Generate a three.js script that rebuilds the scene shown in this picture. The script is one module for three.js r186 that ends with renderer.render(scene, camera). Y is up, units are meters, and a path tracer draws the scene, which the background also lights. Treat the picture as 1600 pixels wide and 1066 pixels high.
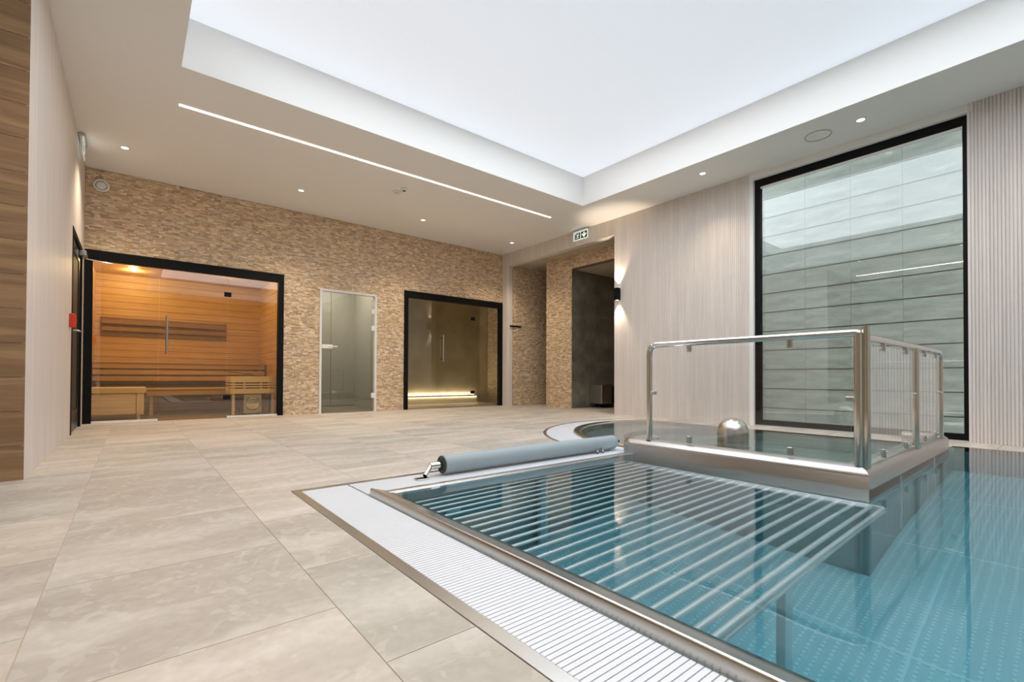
import * as THREE from 'three';
import { mergeGeometries, toCreasedNormals } from 'three/addons/utils/BufferGeometryUtils.js';
import { RoundedBoxGeometry } from 'three/addons/geometries/RoundedBoxGeometry.js';
import { RectAreaLightUniformsLib } from 'three/addons/lights/RectAreaLightUniformsLib.js';
import { Brush, Evaluator, SUBTRACTION } from 'three-bvh-csg';

// ---------------------------------------------------------------- camera, sky, large lights, exposure
const scene = new THREE.Scene();
const renderer = new THREE.WebGLRenderer({ antialias: true });
renderer.toneMapping = THREE.LinearToneMapping;
renderer.toneMappingExposure = 1.0;
renderer.shadowMap.enabled = true;
RectAreaLightUniformsLib.init();

const D2R = Math.PI / 180, V = (x, y, z) => new THREE.Vector3(x, y, z);
const camera = new THREE.PerspectiveCamera(2 * Math.atan(533 / 727.495) / D2R, 1600 / 1066, 0.05, 60);
{
  const yaw = 39.197 * D2R, pitch = 0.653 * D2R, roll = 0.221 * D2R;
  const F = V(Math.sin(yaw) * Math.cos(pitch), Math.sin(pitch), -Math.cos(yaw) * Math.cos(pitch));
  const R0 = V(Math.cos(yaw), 0, Math.sin(yaw)), U0 = R0.clone().cross(F);
  const R = R0.clone().multiplyScalar(Math.cos(roll)).addScaledVector(U0, Math.sin(roll));
  const U = U0.clone().multiplyScalar(Math.cos(roll)).addScaledVector(R0, -Math.sin(roll));
  camera.position.set(0, 0.58, 0);
  camera.quaternion.setFromRotationMatrix(new THREE.Matrix4().makeBasis(R, U, F.clone().negate()));
  camera.setViewOffset(1600, 1066, 0, -48.56, 1600, 1066);   // a shifted lens keeps the walls upright
}
scene.add(camera);

// overcast daylight outside the tall window
scene.background = new THREE.Color().setRGB(9.2, 10.2, 11.3);

// room measures (metres)
const XL = -0.4625, XR = 5.915, ZB = -7.58, H = 3.108;        // left wall, right wall, back wall, ceiling
const ZW = -3.728, XLL = -3.2, ZF = 3.4;                      // corner of the walnut wall, far left wall, wall behind the camera
const TX0 = 0.286, TX1 = 5.1145, TZ0 = -4.634, TZ1 = 2.4, TY = 3.53;   // luminous ceiling tray

const TRAY_LIGHT = 1.76, TRAY_GLOW = 0.46;
function rectLight(name, color, intensity, w, h, pos, rx = -Math.PI / 2, ry = 0, parent = scene) {
  const l = new THREE.RectAreaLight(color, intensity, w, h);
  l.name = name; l.position.set(...pos); l.rotation.set(rx, ry, 0); parent.add(l); return l;
}
rectLight('luminous_ceiling_glow', new THREE.Color().setRGB(0.91, 0.975, 1.06), TRAY_LIGHT, TX1 - TX0 - 0.68, TZ1 - TZ0 - 0.68, [(TX0 + TX1) / 2, TY - 0.012, (TZ0 + TZ1) / 2]);

// ---------------------------------------------------------------- helpers
let seed = 7;
const rnd = () => { seed = (seed + 0x6d2b79f5) | 0; let t = Math.imul(seed ^ (seed >>> 15), 1 | seed); t = (t + Math.imul(t ^ (t >>> 7), 61 | t)) ^ t; return ((t ^ (t >>> 14)) >>> 0) / 4294967296; };
const rr = (a, b) => a + (b - a) * rnd();
const used = {};
function numbered(n) { const k = used[n] || 0; used[n] = k + 1; return k ? `${n}_${String(k).padStart(3, '0')}` : n; }
function mesh(name, geo, mat, parent) {
  const m = new THREE.Mesh(Array.isArray(geo) ? mergeGeometries(geo.map((g) => { const q = g.index ? g.toNonIndexed() : g; for (const k of Object.keys(q.attributes)) if (!['position', 'normal', 'uv'].includes(k)) q.deleteAttribute(k); return q; })) : geo, mat);
  m.name = parent ? name : numbered(name); m.castShadow = m.receiveShadow = true;
  (parent || scene).add(m); return m;
}
function tag(o, label, category, group, kind) { o.userData.label = label; o.userData.category = category; if (group) o.userData.group = group; if (kind) o.userData.kind = kind; return o; }
function thing(name, label, category, pos = [0, 0, 0], group, kind) { const g = new THREE.Group(); g.name = numbered(name); g.position.set(...pos); scene.add(g); return tag(g, label, category, group, kind); }
const struct = (name, label, category, pos) => thing(name, label, category, pos, undefined, 'structure');

// box with uv in metres
function box(w, h, d, x = 0, y = 0, z = 0, ou = 0, ov = 0) {
  const g = new THREE.BoxGeometry(w, h, d), uv = g.attributes.uv, s = [[d, h], [d, h], [w, d], [w, d], [w, h], [w, h]];
  for (let i = 0; i < 24; i++) { const f = i >> 2; uv.setXY(i, uv.getX(i) * s[f][0] + ou, uv.getY(i) * s[f][1] + ov); }
  return g.translate(x, y, z);
}
const span = (x0, x1, y0, y1, z0, z1, ou, ov) => box(x1 - x0, y1 - y0, z1 - z0, (x0 + x1) / 2, (y0 + y1) / 2, (z0 + z1) / 2, ou, ov);
function rbox(w, h, d, r, x = 0, y = 0, z = 0) { return new RoundedBoxGeometry(w, h, d, 2, r).translate(x, y, z); }
function cyl(r, h, seg = 24, x = 0, y = 0, z = 0, axis = 'y', r2 = r) {
  const g = new THREE.CylinderGeometry(r2, r, h, seg);
  if (axis === 'x') g.rotateZ(Math.PI / 2); if (axis === 'z') g.rotateX(Math.PI / 2);
  return g.translate(x, y, z);
}
// tube through points with rounded corners
function tube(pts, r, corner = 0.05, seg = 14) {
  const path = new THREE.CurvePath(), P = pts.map((p) => V(...p));
  let cur = P[0];
  for (let i = 1; i < P.length - 1; i++) {
    const c = Array.isArray(corner) ? corner[i - 1] : corner;
    const a = P[i].clone().add(P[i - 1].clone().sub(P[i]).setLength(c)), b = P[i].clone().add(P[i + 1].clone().sub(P[i]).setLength(c));
    path.add(new THREE.LineCurve3(cur, a)); path.add(new THREE.QuadraticBezierCurve3(a, P[i], b)); cur = b;
  }
  path.add(new THREE.LineCurve3(cur, P[P.length - 1]));
  const dense = [];
  for (const c of path.curves) { const n = c.isLineCurve3 ? 1 : 8; for (let k = 0; k < n; k++) dense.push(c.getPoint(k / n)); }
  dense.push(P[P.length - 1]);
  // frames carried along the path
  const pos = [], nor = [], uv = [], idx = []; let N = null, len = 0;
  dense.forEach((p, i) => {
    const t = (i < dense.length - 1 ? dense[i + 1].clone().sub(p) : p.clone().sub(dense[i - 1])).normalize();
    if (i > 0 && i < dense.length - 1) t.add(p.clone().sub(dense[i - 1]).normalize()).normalize();
    if (!N) { N = Math.abs(t.y) > 0.9 ? V(1, 0, 0) : V(0, 1, 0); }
    N.addScaledVector(t, -N.dot(t)).normalize(); const B = t.clone().cross(N);
    if (i) len += p.distanceTo(dense[i - 1]);
    for (let k = 0; k <= seg; k++) { const a = (k / seg) * Math.PI * 2, d = N.clone().multiplyScalar(Math.cos(a)).addScaledVector(B, Math.sin(a)); pos.push(p.x + d.x * r, p.y + d.y * r, p.z + d.z * r); nor.push(d.x, d.y, d.z); uv.push(len, k / seg); }
  });
  const n = seg + 1;
  for (let i = 0; i < dense.length - 1; i++) for (let k = 0; k < seg; k++) { const a = i * n + k; idx.push(a, a + 1, a + n, a + 1, a + n + 1, a + n); }
  const g = new THREE.BufferGeometry(); g.setAttribute('position', new THREE.Float32BufferAttribute(pos, 3)); g.setAttribute('normal', new THREE.Float32BufferAttribute(nor, 3)); g.setAttribute('uv', new THREE.Float32BufferAttribute(uv, 2)); g.setIndex(idx);
  return g;
}
// sweep a profile [u, y] (u towards the left of the path's direction, seen from above) along a plan path [x, z]
function sweep(path, profile, crease = 0.6) {
  const n = path.length, pos = [], uv = [], idx = [], q = profile.length;
  const dir = (a, b) => { const dx = b[0] - a[0], dz = b[1] - a[1], l = Math.hypot(dx, dz); return [dx / l, dz / l]; };
  let len = 0;
  for (let i = 0; i < n; i++) {
    const d1 = i ? dir(path[i - 1], path[i]) : dir(path[0], path[1]), d2 = i < n - 1 ? dir(path[i], path[i + 1]) : d1;
    const n1 = [d1[1], -d1[0]], n2 = [d2[1], -d2[0]], k = 1 + n1[0] * n2[0] + n1[1] * n2[1], m = [(n1[0] + n2[0]) / k, (n1[1] + n2[1]) / k];
    if (i) len += Math.hypot(path[i][0] - path[i - 1][0], path[i][1] - path[i - 1][1]);
    let pl = 0;
    profile.forEach(([u, y], j) => { if (j) pl += Math.hypot(u - profile[j - 1][0], y - profile[j - 1][1]); pos.push(path[i][0] + m[0] * u, y, path[i][1] + m[1] * u); uv.push(len, pl); });
  }
  for (let i = 0; i < n - 1; i++) for (let j = 0; j < q - 1; j++) { const a = i * q + j, b = a + q; idx.push(a, a + 1, b, a + 1, b + 1, b); }
  const tri = THREE.ShapeUtils.triangulateShape(profile.map((p) => new THREE.Vector2(...p)), []);
  for (const [a, b, c] of tri) { idx.push(a, b, c); const o = (n - 1) * q; idx.push(o + a, o + c, o + b); }
  const g = new THREE.BufferGeometry(); g.setAttribute('position', new THREE.Float32BufferAttribute(pos, 3)); g.setAttribute('uv', new THREE.Float32BufferAttribute(uv, 2)); g.setIndex(idx); g.computeVertexNormals();
  return toCreasedNormals(g, crease);
}
// flat slab from a plan outline [x, z] with holes, between y0 and y1
function slab(outline, holes, y0, y1, curve = 12) {
  const s = new THREE.Shape(outline.map(([x, z]) => new THREE.Vector2(x, -z)));
  for (const h of holes) s.holes.push(new THREE.Path(h.map(([x, z]) => new THREE.Vector2(x, -z))));
  return new THREE.ExtrudeGeometry(s, { depth: y1 - y0, bevelEnabled: false, curveSegments: curve }).rotateX(-Math.PI / 2).translate(0, y0, 0);
}
const rect = (x0, x1, z0, z1) => [[x0, z0], [x1, z0], [x1, z1], [x0, z1]];
// upright slab in the xy plane with rectangular holes, between z0 and z1
function upright(x0, x1, y0, y1, holes, z0, z1) {
  const s = new THREE.Shape([[x0, y0], [x1, y0], [x1, y1], [x0, y1]].map((p) => new THREE.Vector2(...p)));
  for (const [a, b, c, d] of holes) s.holes.push(new THREE.Path([[a, c], [a, d], [b, d], [b, c]].map((p) => new THREE.Vector2(...p))));
  return new THREE.ExtrudeGeometry(s, { depth: z1 - z0, bevelEnabled: false }).translate(0, 0, z0);
}
const lathe = (pts, seg = 40) => new THREE.LatheGeometry(pts.map((p) => new THREE.Vector2(...p)), seg);

// ---------------------------------------------------------------- textures
function hash(x, y, s) { let h = Math.imul(x | 0, 374761393) ^ Math.imul(y | 0, 668265263) ^ Math.imul(s | 0, 1274126177); h = Math.imul(h ^ (h >>> 13), 1274126177); return ((h ^ (h >>> 16)) >>> 0) / 4294967296; }
function vnoise(x, y, px, py, s) {           // value noise, periodic with px, py cells
  const ix = Math.floor(x), iy = Math.floor(y), fx = x - ix, fy = y - iy, u = fx * fx * (3 - 2 * fx), v = fy * fy * (3 - 2 * fy);
  const w = (a, n) => ((a % n) + n) % n;
  const a = hash(w(ix, px), w(iy, py), s), b = hash(w(ix + 1, px), w(iy, py), s), c = hash(w(ix, px), w(iy + 1, py), s), d = hash(w(ix + 1, px), w(iy + 1, py), s);
  return a + (b - a) * u + (c - a) * v + (a - b - c + d) * u * v;
}
function fbm(u, v, fx, fy, oct, s) { let t = 0, a = 0.5, n = 0; for (let i = 0; i < oct; i++) { t += a * vnoise(u * fx, v * fy, fx, fy, s + i * 17); n += a; a *= 0.5; fx *= 2; fy *= 2; } return t / n; }
function tex(w, h, fn, size, srgb = true) {
  const d = new Uint8Array(w * h * 4);
  for (let j = 0; j < h; j++) for (let i = 0; i < w; i++) { const c = fn(i / w, j / h), k = (j * w + i) * 4; for (let q = 0; q < 3; q++) d[k + q] = Math.max(0, Math.min(255, Math.round(Array.isArray(c) ? c[q] : c))); d[k + 3] = 255; }
  const t = new THREE.DataTexture(d, w, h); t.wrapS = t.wrapT = THREE.RepeatWrapping; t.magFilter = THREE.LinearFilter; t.minFilter = THREE.LinearMipmapLinearFilter; t.generateMipmaps = true;
  if (srgb) t.colorSpace = THREE.SRGBColorSpace;
  t.repeat.set(1 / size[0], 1 / size[1]); t.needsUpdate = true; return t;
}
const mixc = (a, b, t) => a.map((x, i) => x + (b[i] - x) * t);
const cl = (x) => Math.max(0, Math.min(1, x));
function stoneTex(s, base, light, dark) {
  return tex(512, 512, (u, v) => {
    const warp = fbm(u, v, 4, 4, 4, s), vein = fbm(u + warp * 0.06, v + warp * 0.2, 2, 13, 5, s + 40), grain = fbm(u, v, 64, 64, 3, s + 80), soft = fbm(u, v, 2, 3, 3, s + 5);
    let c = mixc(base, light, cl((vein - 0.42) * 2.8)); c = mixc(c, dark, cl((soft - 0.5) * 1.6) * 0.8);
    const line = Math.abs(fbm(u + warp * 0.1, v + warp * 0.3, 4, 8, 4, s + 120) - 0.5); if (line < 0.012) c = mixc(c, light, 0.5 * (1 - line / 0.012));
    const sc = fbm(u + warp * 0.2, v, 30, 24, 3, s + 150); if (sc > 0.66) c = mixc(c, light, 0.45);
    return c.map((x) => x + (grain - 0.5) * 16);
  }, [1.2, 1.2]);
}
const stone = [stoneTex(3, [186, 176, 165], [206, 198, 188], [168, 159, 148]), stoneTex(21, [182, 174, 162], [204, 197, 187], [164, 157, 146]), stoneTex(57, [197, 185, 172], [214, 204, 193], [178, 167, 154])];
const stoneBump = tex(256, 256, (u, v) => 255 * fbm(u, v, 16, 40, 5, 9), [1.2, 1.2], false);
const ashTex = tex(512, 256, (u, v) => { const g = fbm(u, v, 90, 3, 3, 11), b = fbm(u, v, 18, 2, 3, 31); const c = mixc([219, 208, 199], [234, 225, 218], cl(g * 1.3 - 0.15)); return c.map((x) => x + (b - 0.5) * 12); }, [0.9, 1.6]);
const walnutTex = [5, 91, 133].map((s) => tex(512, 128, (u, v) => { const w = fbm(u, v, 3, 3, 3, s + 7), g = fbm(u, v + w * 0.6, 2, 5, 5, s), f = fbm(u, v, 24, 64, 2, s + 50); const c = mixc([134, 104, 76], [172, 139, 104], cl(g * 1.7 - 0.35)); return c.map((x) => x + (f - 0.5) * 16); }, [1.5, 0.2]));
const saunaTex = [2, 44].map((s) => tex(512, 128, (u, v) => { const w = fbm(u, v, 3, 2, 3, s + 7), g = fbm(u, v + w * 0.2, 3, 12, 4, s), f = fbm(u, v, 16, 64, 2, s + 60); const c = mixc([204, 166, 112], [232, 198, 146], cl(g * 1.5 - 0.25)); return c.map((x) => x + (f - 0.5) * 14); }, [1.3, 0.11]));
const paleTex = tex(256, 128, (u, v) => { const g = fbm(u, v, 3, 10, 4, 71); return mixc([232, 208, 172], [246, 230, 204], cl(g * 1.5 - 0.25)); }, [1.0, 0.11]);
const blotTex = tex(256, 256, (u, v) => 120 + 135 * fbm(u, v, 5, 5, 5, 15), [0.6, 0.6], false);
const plasterTex = tex(256, 256, (u, v) => { const n = fbm(u, v, 6, 6, 5, 19); return [170 + 40 * n, 160 + 38 * n, 142 + 34 * n]; }, [1.6, 1.6]);
const darkTileTex = tex(512, 512, (u, v) => { const n = fbm(u, v, 4, 4, 6, 23), m = fbm(u, v, 24, 24, 3, 29); return mixc([112, 106, 92], [160, 152, 134], cl(n * 1.6 - 0.3)).map((x) => x + (m - 0.5) * 16); }, [1.2, 1.2]);
const concreteTex = [61, 62].map((s) => tex(256, 256, (u, v) => { const n = fbm(u, v, 4, 10, 5, s), m = fbm(u, v, 40, 40, 2, s + 9); return mixc([164, 166, 158], [198, 199, 190], cl(n * 1.5 - 0.25)).map((x) => x + (m - 0.5) * 14); }, [0.9, 0.5]));
const waterBump = tex(1024, 1024, (u, v) => { const a = fbm(u, v, 8, 8, 2, 101); return 255 * a; }, [3, 3], false);

// ---------------------------------------------------------------- materials
const std = (o) => new THREE.MeshStandardMaterial(o), phys = (o) => new THREE.MeshPhysicalMaterial(o);
const M = {
  stone: [0, 1, 2].map((k) => std({ map: stone[k], bumpMap: stoneBump, bumpScale: 0.0012, roughness: 0.5 })),
  grout: std({ color: '#bcb1a3', roughness: 0.9 }),
  ceiling: std({ color: '#f4f2ee', roughness: 0.85 }),
  white: std({ color: '#e9e9ea', roughness: 0.6 }),
  trayGlow: std({ color: '#f2f4f6', roughness: 0.9, emissive: new THREE.Color().setRGB(0.86, 0.95, 1.1), emissiveIntensity: TRAY_GLOW }),
  ash: std({ map: ashTex, roughness: 0.55 }),
  ashPlain: std({ map: ashTex, roughness: 0.5 }),
  walnut: walnutTex.map((m) => std({ map: m, roughness: 0.5 })),
  sauna: saunaTex.map((m) => std({ map: m, roughness: 0.55 })),
  saunaPale: std({ map: paleTex, roughness: 0.55 }),
  mosaic: std({ color: '#ffffff', roughness: 0.5 }),
  mosaicBed: std({ color: '#7d6850', roughness: 0.9 }),
  black: phys({ color: '#060606', roughness: 0.55, specularIntensity: 0.4 }),
  blackSatin: std({ color: '#141414', roughness: 0.3 }),
  steel: std({ color: '#d3d0cb', metalness: 1, roughness: 0.27 }),
  brushed: std({ color: '#c9c7c4', metalness: 1, roughness: 0.32 }),
  polished: std({ color: '#dcdad6', metalness: 1, roughness: 0.1 }),
  satin: std({ color: '#c9c6c0', metalness: 1, roughness: 0.28 }),
  poolSteel: std({ color: '#e0e8ea', metalness: 0.1, roughness: 0.5, roughnessMap: blotTex }),
  wallSteel: std({ color: '#9dadb0', metalness: 0.45, roughness: 0.4 }),
  bump: std({ color: '#fbfeff', metalness: 0.0, roughness: 0.3 }),
  bar: std({ color: '#e4eaea', metalness: 0.45, roughness: 0.3 }),
  grate: std({ color: '#e3e5ea', roughness: 0.5 }),
  gutter: std({ color: '#8d8f90', roughness: 0.8 }),
  cover: std({ color: '#a3afb3', roughness: 0.62 }),
  coverEdge: std({ color: '#4b4d49', roughness: 0.7 }),
  glass: phys({ color: '#ffffff', transmission: 1, thickness: 0, roughness: 0, ior: 1.5 }),
  glassWindow: phys({ color: '#f8faf9', transmission: 1, thickness: 0, roughness: 0, ior: 1.62 }),
  glassBronze: phys({ color: '#f6ecd9', transmission: 1, thickness: 0, roughness: 0, ior: 1.72 }),
  glassGrey: phys({ color: '#eceae0', transmission: 1, thickness: 0, roughness: 0, ior: 1.52 }),
  glassEdge: std({ color: '#9fb8ae', roughness: 0.2 }),
  water: phys({ color: '#ffffff', transmission: 1, thickness: 1, roughness: 0, ior: 1.333, attenuationColor: new THREE.Color().setRGB(0.33, 0.80, 0.93), attenuationDistance: 2.9, bumpMap: waterBump, bumpScale: 0.0016 }),
  tubWater: phys({ color: '#ffffff', transmission: 1, thickness: 1, roughness: 0, ior: 1.333, attenuationColor: new THREE.Color().setRGB(0.5, 0.75, 0.75), attenuationDistance: 2.5 }),
  tub: std({ color: '#b9bdb8', roughness: 0.6 }),
  greyBoard: std({ color: '#b7b3ac', roughness: 0.6 }),
  plaster: std({ map: plasterTex, roughness: 0.7 }),
  darkTile: std({ map: darkTileTex, roughness: 0.4 }),
  panel: concreteTex.map((m) => std({ map: m, roughness: 0.75 })),
  concrete: std({ color: '#7f8179', roughness: 0.9 }),
  red: std({ color: '#d23a17', roughness: 0.4 }),
  plastic: std({ color: '#f1eeea', roughness: 0.5 }),
  lampWarm: std({ color: '#fff4e6', emissive: new THREE.Color().setRGB(1, 0.9, 0.76), emissiveIntensity: 3, roughness: 0.5 }),
  led: std({ color: '#fff4ea', emissive: new THREE.Color().setRGB(1, 0.93, 0.87), emissiveIntensity: 1.6, roughness: 0.5 }),
  ledWarm: std({ color: '#ffe8c4', emissive: new THREE.Color().setRGB(1, 0.82, 0.55), emissiveIntensity: 2.2, roughness: 0.5 }),
  ledDim: std({ color: '#ffe8c4', emissive: new THREE.Color().setRGB(1, 0.82, 0.55), emissiveIntensity: 0.5, roughness: 0.5 }),
  rock: std({ color: '#5a544e', roughness: 0.9 }),
};
const WARM = new THREE.Color().setRGB(1.0, 0.84, 0.64), WARMER = new THREE.Color().setRGB(1.0, 0.86, 0.56);

// ribbed timber cladding: facing nDir, origin at its lower corner, s running along nDir x up
function ribbed(origin, nDir, w, h, pitch = 0.024, depth = 0.005, back = 0.012, part = 0.72) {
  const s = new THREE.Shape(); const n = Math.max(1, Math.round(w / pitch)), p = w / n, crest = p * part;
  s.moveTo(0, -back);
  const top = [];
  for (let i = 0; i < n; i++) { const a = i * p; top.push([a, -depth], [a + (p - crest) * 0.25, -depth], [a + (p - crest) * 0.5, 0], [a + (p - crest) * 0.5 + crest, 0], [a + p - (p - crest) * 0.25, -depth]); }
  s.lineTo(w, -back); s.lineTo(w, -depth);
  for (let i = top.length - 1; i >= 0; i--) s.lineTo(...top[i]);
  const g = new THREE.ExtrudeGeometry(s, { depth: h, bevelEnabled: false });
  const P = g.attributes.position, uv = g.attributes.uv; for (let i = 0; i < P.count; i++) uv.setXY(i, P.getX(i) + P.getY(i), P.getZ(i));
  const nv = V(...nDir), up = V(0, 1, 0), sv = nv.clone().cross(up);
  g.applyMatrix4(new THREE.Matrix4().makeBasis(sv, nv, up)); return g.translate(...origin);
}
// split-face mosaic: thousands of small stone strips, facing n, over a rectangle w x h with holes
const PAL = [[228, 202, 168], [216, 187, 150], [236, 216, 190], [196, 165, 130], [230, 205, 176], [220, 192, 156], [206, 180, 152]].map((c) => new THREE.Color(...c.map((x) => x / 255)).convertSRGBToLinear());
const unitBox = new THREE.BoxGeometry(1, 1, 1);
function mosaic(parent, origin, nDir, w, h, holes = [], row = 0.0205) {
  const nv = V(...nDir), up = V(0, 1, 0), sv = nv.clone().cross(up), mats = [], cols = [];
  for (let y = 0; y + row * 0.5 < h; y += row) {
    for (let u = -rr(0, 0.06); u < w;) {
      const len = rr(0.022, 0.085), a = Math.max(u, 0), b = Math.min(u + len, w); u += len;
      let segs = [[a, b]];
      for (const [h0, h1, v0, v1] of holes) if (y + row * 0.5 > v0 && y + row * 0.5 < v1) segs = segs.flatMap(([p, q]) => (q <= h0 || p >= h1 ? [[p, q]] : [[p, Math.min(q, h0)], [Math.max(p, h1), q]].filter(([i, j]) => j - i > 0.002)));
      for (const [p, q] of segs) {
        if (q - p < 0.003) continue;
        const d = rr(0.010, 0.022), m = new THREE.Matrix4().makeBasis(sv.clone().multiplyScalar(q - p - 0.0012), up.clone().multiplyScalar(Math.min(row, h - y) - 0.0014), nv.clone().multiplyScalar(d));
        const c = V(...origin).addScaledVector(sv, (p + q) / 2).addScaledVector(up, y + row / 2).addScaledVector(nv, d / 2 - 0.016);
        m.setPosition(c); mats.push(m);
        const col = PAL[Math.floor(rnd() * PAL.length)].clone().multiplyScalar(rr(0.85, 1.12)); cols.push(col);
      }
    }
  }
  const im = new THREE.InstancedMesh(unitBox, M.mosaic, mats.length); im.name = 'mosaic_strips'; im.userData.kind = 'stuff'; im.castShadow = im.receiveShadow = true;
  mats.forEach((m, i) => { im.setMatrixAt(i, m); im.setColorAt(i, cols[i]); });
  parent.add(im); return im;
}

// ================================================================ THE ROOM
// tub (round whirlpool) and pool plan
const TC = [4.75, -2.3], R_TRIM = 1.90, R_GRATE = 1.87, R_LIP = 1.58, R_WATER = 1.49, XLEDGE = 5.45, WATER_Y = 0.006;
const arc = (r, a0, a1, n) => Array.from({ length: n + 1 }, (_, i) => { const a = a0 + ((a1 - a0) * i) / n; return [TC[0] + r * Math.cos(a), TC[1] + r * Math.sin(a)]; });
const angX = (r, x) => -Math.acos((x - TC[0]) / r);                  // angle on the far side (z below the centre) where the circle meets x
const angZ = (r, z) => -Math.PI + Math.asin((TC[1] - z) / r) ;        // angle on the left side where it meets z
const PX0 = 0.625, PZ0 = -2.535, ZEND = 3.2;
const opening = [[PX0, ZEND], [PX0, PZ0], ...arc(R_TRIM, angZ(R_TRIM, PZ0), angX(R_TRIM, XLEDGE), 40), [XR + 0.085, -4.066], [XR + 0.085, ZEND]];

// ---- floor
{
  const floor = struct('floor', 'large beige grey stone floor tiles with thin joints around the pool', 'floor');
  const base = mesh('grout_bed', slab([[XLL - 0.1, ZF + 0.1], [XLL - 0.1, ZW - 0.2], [XL - 0.3, ZW - 0.2], [XL - 0.3, ZB - 0.1], [8.1, ZB - 0.1], [8.1, -4.6], [6.05, -4.6], [6.05, ZF + 0.1]].reverse(), [opening], -0.16, -0.0016), M.grout, floor);
  const T = 0.585, gap = 0.0022, th = 0.02, ev = new Evaluator(); ev.attributes = ['position', 'normal', 'uv']; ev.useGroups = false;
  const cutter = new Brush(slab(opening.slice().reverse(), [], -0.1, 0.1), M.stone[0]); cutter.updateMatrixWorld();
  const shared = Array.from({ length: 9 }, (_, k) => box(T - gap, th, T - gap, 0, -th / 2, 0, (k % 3) * 0.41, Math.floor(k / 3) * 0.37));
  const inside = (x, z) => { let c = false; for (let i = 0, j = opening.length - 1; i < opening.length; j = i++) { const [xi, zi] = opening[i], [xj, zj] = opening[j]; if ((zi > z) !== (zj > z) && x < ((xj - xi) * (z - zi)) / (zj - zi) + xi) c = !c; } return c; };
  const add = (x0, x1, z0, z1, k) => {
    if (x1 - x0 < 0.01 || z1 - z0 < 0.01) return;
    const pts = []; for (let a = 0; a <= 6; a++) for (let b = 0; b <= 6; b++) pts.push(inside(x0 + ((x1 - x0) * a) / 6, z0 + ((z1 - z0) * b) / 6));
    if (pts.every(Boolean)) return;
    const full = Math.abs(x1 - x0 - (T - gap)) < 1e-4 && Math.abs(z1 - z0 - (T - gap)) < 1e-4 && !pts.some(Boolean), mat = M.stone[k % 3];
    if (full) { const m = mesh('tile', shared[k % 9], mat, floor); m.position.set((x0 + x1) / 2, 0, (z0 + z1) / 2); m.rotation.y = k % 2 ? 0 : Math.PI; return; }
    let g = span(x0, x1, -th, 0, z0, z1, (k % 3) * 0.41, Math.floor((k % 9) / 3) * 0.37);
    if (pts.some(Boolean)) { const b = new Brush(g, mat); b.updateMatrixWorld(); g = ev.evaluate(b, cutter, SUBTRACTION).geometry; if (!g.attributes.position.count) return; }
    mesh('tile', g, mat, floor);
  };
  for (let i = -6; i < 15; i++) {
    const x0 = -0.18 + i * T + gap / 2, x1 = x0 + T - gap, off = Math.abs(i) % 2 ? -1.44 - T / 2 + 0.25 : -1.19;
    for (let j = -12; j < 9; j++) {
      const z0 = off + (j - 1) * T + gap / 2, z1 = z0 + T - gap, k = Math.floor(rnd() * 90);
      if (x1 < XLL || z1 < ZB || z0 > ZF) continue;
      const a = Math.max(z0, ZB), b = Math.min(z1, ZF);
      if (x0 < XR) {
        const e = Math.min(x1, XR);
        if (x0 >= XL) add(x0, e, a, b, k);
        else if (a >= ZW) add(Math.max(x0, XLL), e, a, b, k);
        else { if (x1 > XL) add(Math.max(x0, XL), e, a, Math.min(b, ZW), k); if (b > ZW) add(Math.max(x0, XLL), e, ZW + 0.002, b, k); }
      }
      if (x1 > XR && x0 < 8 && a < -4.675 && b > -7.39) add(Math.max(x0, XR), Math.min(x1, 8), Math.max(a, -7.39), Math.min(b, -4.675), k + 4);
    }
  }
}

// ---- ceiling with its luminous tray
{
  const c = struct('ceiling', 'white painted ceiling with a long recessed rectangular tray', 'ceiling');
  mesh('soffit', slab([[XLL - 0.1, ZF + 0.1], [XLL - 0.1, ZW - 0.1], [XL - 0.25, ZW - 0.1], [XL - 0.25, ZB - 0.1], [XR + 0.12, ZB - 0.1], [XR + 0.12, ZF + 0.1]].reverse(), [rect(TX0 - 0.05, TX1 + 0.05, TZ0 - 0.05, TZ1 + 0.05)], H, H + 0.12), M.ceiling, c);
  const t = 0.05, y0 = H, y1 = TY + 0.08;
  for (const [a, b, p, q] of [[TX0 - t, TX0, TZ0 - t, TZ1 + t], [TX1, TX1 + t, TZ0 - t, TZ1 + t], [TX0, TX1, TZ0 - t, TZ0], [TX0, TX1, TZ1, TZ1 + t]]) mesh('tray_side', span(a, b, y0, y1, p, q), M.ceiling, c);
  mesh('tray_cover', span(TX0 - t, TX1 + t, y1, y1 + 0.05, TZ0 - t, TZ1 + t), M.ceiling, c);
  const g = thing('luminous_ceiling_light', 'glowing white stretched ceiling panel filling the recessed ceiling tray', 'ceiling light', [(TX0 + TX1) / 2, TY, (TZ0 + TZ1) / 2]);
  mesh('light_panel', box(TX1 - TX0, 0.02, TZ1 - TZ0, 0, 0.01, 0), M.trayGlow, g);
  for (const [i, z] of [-3.735, -1.68].entries()) {
    const v = thing('air_grille', i ? 'slotted grey air grille in the tray side, away from the back wall' : 'slotted grey air grille in the tray side, towards the back wall', 'air grille', [TX0 + 0.004, 3.35, z]);
    mesh('frame', upright(-0.2, 0.2, -0.05, 0.05, [[-0.185, 0.185, -0.037, 0.037]], -0.003, 0.006).rotateY(Math.PI / 2), M.satin, v);
    for (let k = 0; k < 4; k++) mesh('slat', box(0.004, 0.009, 0.37, 0.0, -0.028 + k * 0.0185, 0), M.satin, v);
  }
}

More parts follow.
